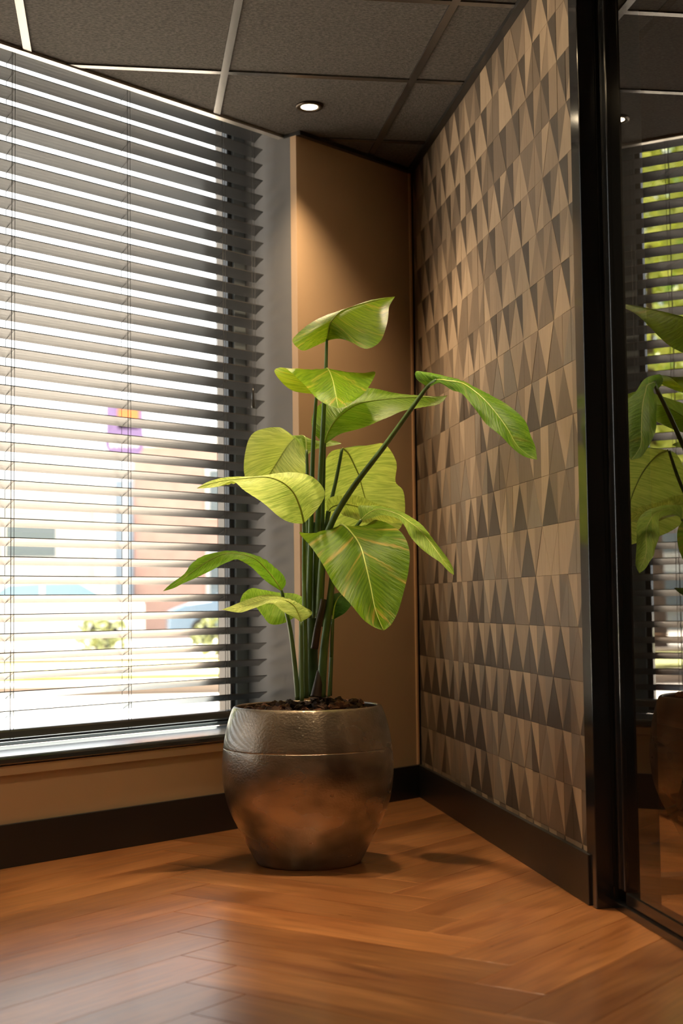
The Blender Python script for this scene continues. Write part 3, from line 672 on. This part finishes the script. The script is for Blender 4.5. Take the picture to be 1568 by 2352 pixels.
stem([(742, 1440, 4.10), (768, 1330, 4.10), (800, 1240, 4.08), (829, 1194, 4.06)], .008, .0045)
stem([(737, 1602, 4.03), (743, 1500, 4.04), (755, 1400, 4.06), (764, 1320, 4.08), (769, 1250, 4.08)], .0135, .0075)
stem([(684, 1608, 3.98), (677, 1530, 3.98), (667, 1450, 3.99), (656, 1400, 4.0), (646, 1356, 4.0)], .0075, .0045)
stem([(693, 1610, 3.97), (692, 1520, 3.97), (691, 1428, 3.97)], .0062, .0055)
stem([(688, 1600, 4.05), (689, 1500, 4.08), (690, 1402, 4.15)], .0045, .004)
stem([(757, 1598, 4.05), (761, 1500, 4.05), (764, 1422, 4.04)], .0068, .0048)
stem([(755, 1600, 4.02), (759, 1550, 4.02), (761, 1510, 4.02)], .0045, .004, None, 'cut_stalk')
stem([(722, 1490, 4.03), (730, 1440, 4.025), (739, 1400, 4.025), (743, 1376, 4.025)], .011, .0085, sheathm, 'sheath')
stem([(727, 1600, 4.03), (731, 1570, 4.03), (735, 1540, 4.04)], .018, .009, sheathm, 'sheath')

# ---------------------------------------------------------------- outside
gz = -.15
mb = MB(); mb.prism([(-60, 60), (-60, -20), (-6, -20), tuple(W(5.5, .42, 0))[:2], tuple(W(-.3, .42, 0))[:2], (1.5, 7.5), (6, 7.5), (60, 7.5), (60, 60)], gz - .2, gz)
struct('ground', mb, M('pale_paving', (.43, .37, .315), .8, bump=(8, .2), var=(.6, .12)), 'bright sunlit paving outside the window', 'ground')
mb = MB(); mb.box((-40, 17.5, gz), (40, 21.5, gz + .06)); struct('lawn_strip', mb, M('dry_grass', (.42, .42, .16), .95, var=(3, .35), bump=(30, 1)), 'dry yellow-green grass verge outside', 'grass')
mb = MB(); mb.box((-40, 21.5, gz), (40, 21.8, gz + .12)); struct('kerb', mb, M('kerb_stone', (.3, .22, .18), .8), 'kerb behind the grass verge', 'kerb')
mb = MB(); mb.box((-40, 14.5, gz), (40, 14.8, gz + .1)); struct('kerb_near', mb, M('kerb_stone_near', (.28, .22, .17), .8), 'brown edging before the grass verge', 'kerb')
brick = M('brick_wall', (.50, .32, .27), .9, var=(1.5, .12)); white = M('white_render', (.75, .74, .72), .7); dgl = M('dark_glazing', (.13, .16, .17), .08, 0, .8)
blue = M('blue_grey_cladding', (.22, .28, .36), .5)
b = empty('brick_building', (3, 42, gz), 'pink brick building across the street', 'building')
mb = MB(); mb.box((.35, 42, gz), (22, 52, 5.4)); mb.build('wall', brick, b)
MB().box((.2, 41.9, 5.4), (22.1, 52, 5.75)).build('parapet', white, b)
for x in (3.2, 6.4, 9.6):
    for z0 in (.9, 3.3):
        f_ = MB().box((x - .75, 41.88, z0), (x + .75, 42.02, z0 + 1.5)); f_ = f_.build('window', white, b)
        MB().box((x - .65, 41.84, z0 + .1), (x + .65, 41.88, z0 + 1.4)).build('pane', dgl, f_)
b = empty('office_building', (-8, 41, gz), 'low office building with white framed windows across the street', 'building')
MB().box((-22, 42.3, gz), (.0, 50, 3.9)).build('wall', M('grey_render', (.6, .6, .6), .8), b)
MB().box((-22, 41.9, 3.7), (-.7, 42.3, 4.2)).build('fascia', white, b)
MB().box((-.75, 41.7, gz), (-.2, 42.3, 4.2)).build('pilaster', white, b)
MB().box((-.2, 41.75, gz), (.33, 42.3, 4.4)).build('corner_panel', blue, b)
for i in range(12):
    x = -2.6 - 1.75 * i
    for z0, hh in ((.4, 1.3), (2.1, 1.3)):
        f_ = MB().box((x - .8, 42.15, z0), (x + .8, 42.3, z0 + hh)).build('window', white, b)
        MB().box((x - .7, 42.1, z0 + .1), (x + .7, 42.15, z0 + hh - .1)).build('pane', dgl, f_)
sg = empty('round_sign', (.1, 38, gz), 'purple round sign with an orange band on a pole across the street', 'sign')
MB().tube([(.1, 38, gz), (.1, 38, 4.3)], .05, 8).build('pole', M('sign_pole', (.6, .6, .6), .5), sg)
disc = MB(); disc.tube([(.08, 37.9, 5.1), (.08, 37.8, 5.1)], .52, 32); disc.build('sign_disc', M('sign_purple', (.2, .13, .3), .5), sg)
MB().box((-.40, 37.84, 5.0), (.56, 37.94, 6.1)).build('sign_board', M('sign_board_purple', (.22, .15, .34), .5), sg)
MB().box((-.1, 37.80, 5.42), (.45, 37.84, 5.95)).build('sign_band', M('sign_orange', (.8, .2, .06), .5), sg)
for i in range(6): MB().box((-.30 + i * .13, 37.76, 4.93), (-.22 + i * .13, 37.80, 5.08)).build('letter', white, sg)
def car(x, y, c, label, L=4.3, s=1):
    t = empty('car', (x, y, gz), label, 'car')
    body = M('car_paint', c, .25, 0, .6, coat=.6); gl = M('car_glass', (.2, .32, .42), .08, 0, .8); ty = M('tyre', (.02, .02, .02), .8)
    pr = [(-L / 2, .3), (-L / 2, .75), (-L * .4, .92), (-L * .27, 1.0), (-L * .12, 1.40), (L * .22, 1.44), (L * .40, 1.02), (L / 2, .95), (L / 2, .3)]
    def ext(pr, y0, y1, nm, m):
        n = len(pr); mb = MB(); mb.add([(x + a, y0, gz + b) for a, b in pr] + [(x + a, y1, gz + b) for a, b in pr], [tuple(range(n)), tuple(range(2 * n - 1, n - 1, -1))] + [(i, n + i, n + (i + 1) % n, (i + 1) % n) for i in range(n)])
        return mb.build(nm, m, t, bevel=.04 if nm == 'body' else 0)
    ext(pr, y, y + 1.7, 'body', body)
    ext([(-L * .25, .98), (-L * .125, 1.33), (L * .02, 1.36), (L * .02, .98)], y - .012, y + .01, 'side_window', gl)
    ext([(L * .04, .98), (L * .04, 1.36), (L * .2, 1.36), (L * .34, 1.0)], y - .012, y + .01, 'side_window', gl)
    for wx in (-L * .31, L * .31):
        for wy in (y - .02, y + 1.52): MB().tube([(x + wx, wy, gz + .31), (x + wx, wy + .2, gz + .31)], .31, 20).build('wheel', ty, t)
car(-1.7, 29, (.85, .85, .85), 'white car parked across the street')
car(3.2, 33, (.12, .2, .3), 'blue car parked beyond the hedge')
car(-14.5, 26, (.5, .5, .52), 'silver car parked far to the left')
def foliage(c, rx, ry, rz, n, size, mat, parent, name='foliage', seed=1):
    r_ = random.Random(seed); mb = MB(); c = Vector(c)
    for i in range(n):
        d = Vector((r_.gauss(0, 1), r_.gauss(0, 1), r_.gauss(0, 1))).normalized() * r_.uniform(.5, 1) ** .5
        p_ = c + Vector((d.x * rx, d.y * ry, d.z * rz)); a = Vector((r_.uniform(-1, 1), r_.uniform(-1, 1), r_.uniform(-1, 1))).normalized(); b_ = a.orthogonal().normalized()
        s_ = size * r_.uniform(.6, 1.3); mb.add([p_ - a * s_, p_ - b_ * s_ * .5, p_ + a * s_, p_ + b_ * s_ * .5], [(0, 1, 2, 3)])
    o_ = mb.build(name, mat, parent); o_['kind'] = 'stuff'; return o_
gr = [M('tree_leaf', (.34, .5, .10), .6), M('tree_leaf_yellow', (.62, .66, .14), .6), M('hedge_leaf', (.25, .27, .10), .7)]
tk = M('tree_bark', (.10, .07, .05), .9)
for i, (x, y, h, m_, lb) in enumerate([(-10.6, 29, 11.5, 0, 'full green tree seen reflected in the glass, nearest the office'), (-7.6, 25.5, 10.5, 1, 'yellow-green tree seen reflected in the glass, beside the full green one'), (-14.2, 31, 10, 0, 'tall green tree farthest left outside'), (-6.3, 31, 9.5, 0, 'small green tree outside nearest the white car')]):
    t = empty('tree', (x, y, gz), lb, 'tree')
    MB().tube([(x, y, gz), (x + .1, y, h * .4), (x, y, h * .75)], [.16, .12, .05], 8).build('trunk', tk, t)
    foliage((x, y, h * .62), 1.6, 1.5, h * .40, 2600, .22, gr[m_], t, 'crown', i)
for i, x in enumerate((-4.2, -.3, 1.6, 2.6, 3.6, 4.6)):
    t = empty('bush', (x, 24, gz), ['sparse bush left of the white car', 'brown-green bush in front of the white car', 'leftmost bush before the brick building', 'second bush before the brick building', 'third bush before the brick building', 'rightmost bush before the brick building'][i], 'bush', 'bushes on the verge')
    MB().tube([(x, 24, gz), (x, 24, .3)], .03, 6).build('stem', tk, t)
    foliage((x, 24, .22), .5, .4, .36, 260, .07, gr[2], t, 'crown', 40 + i)
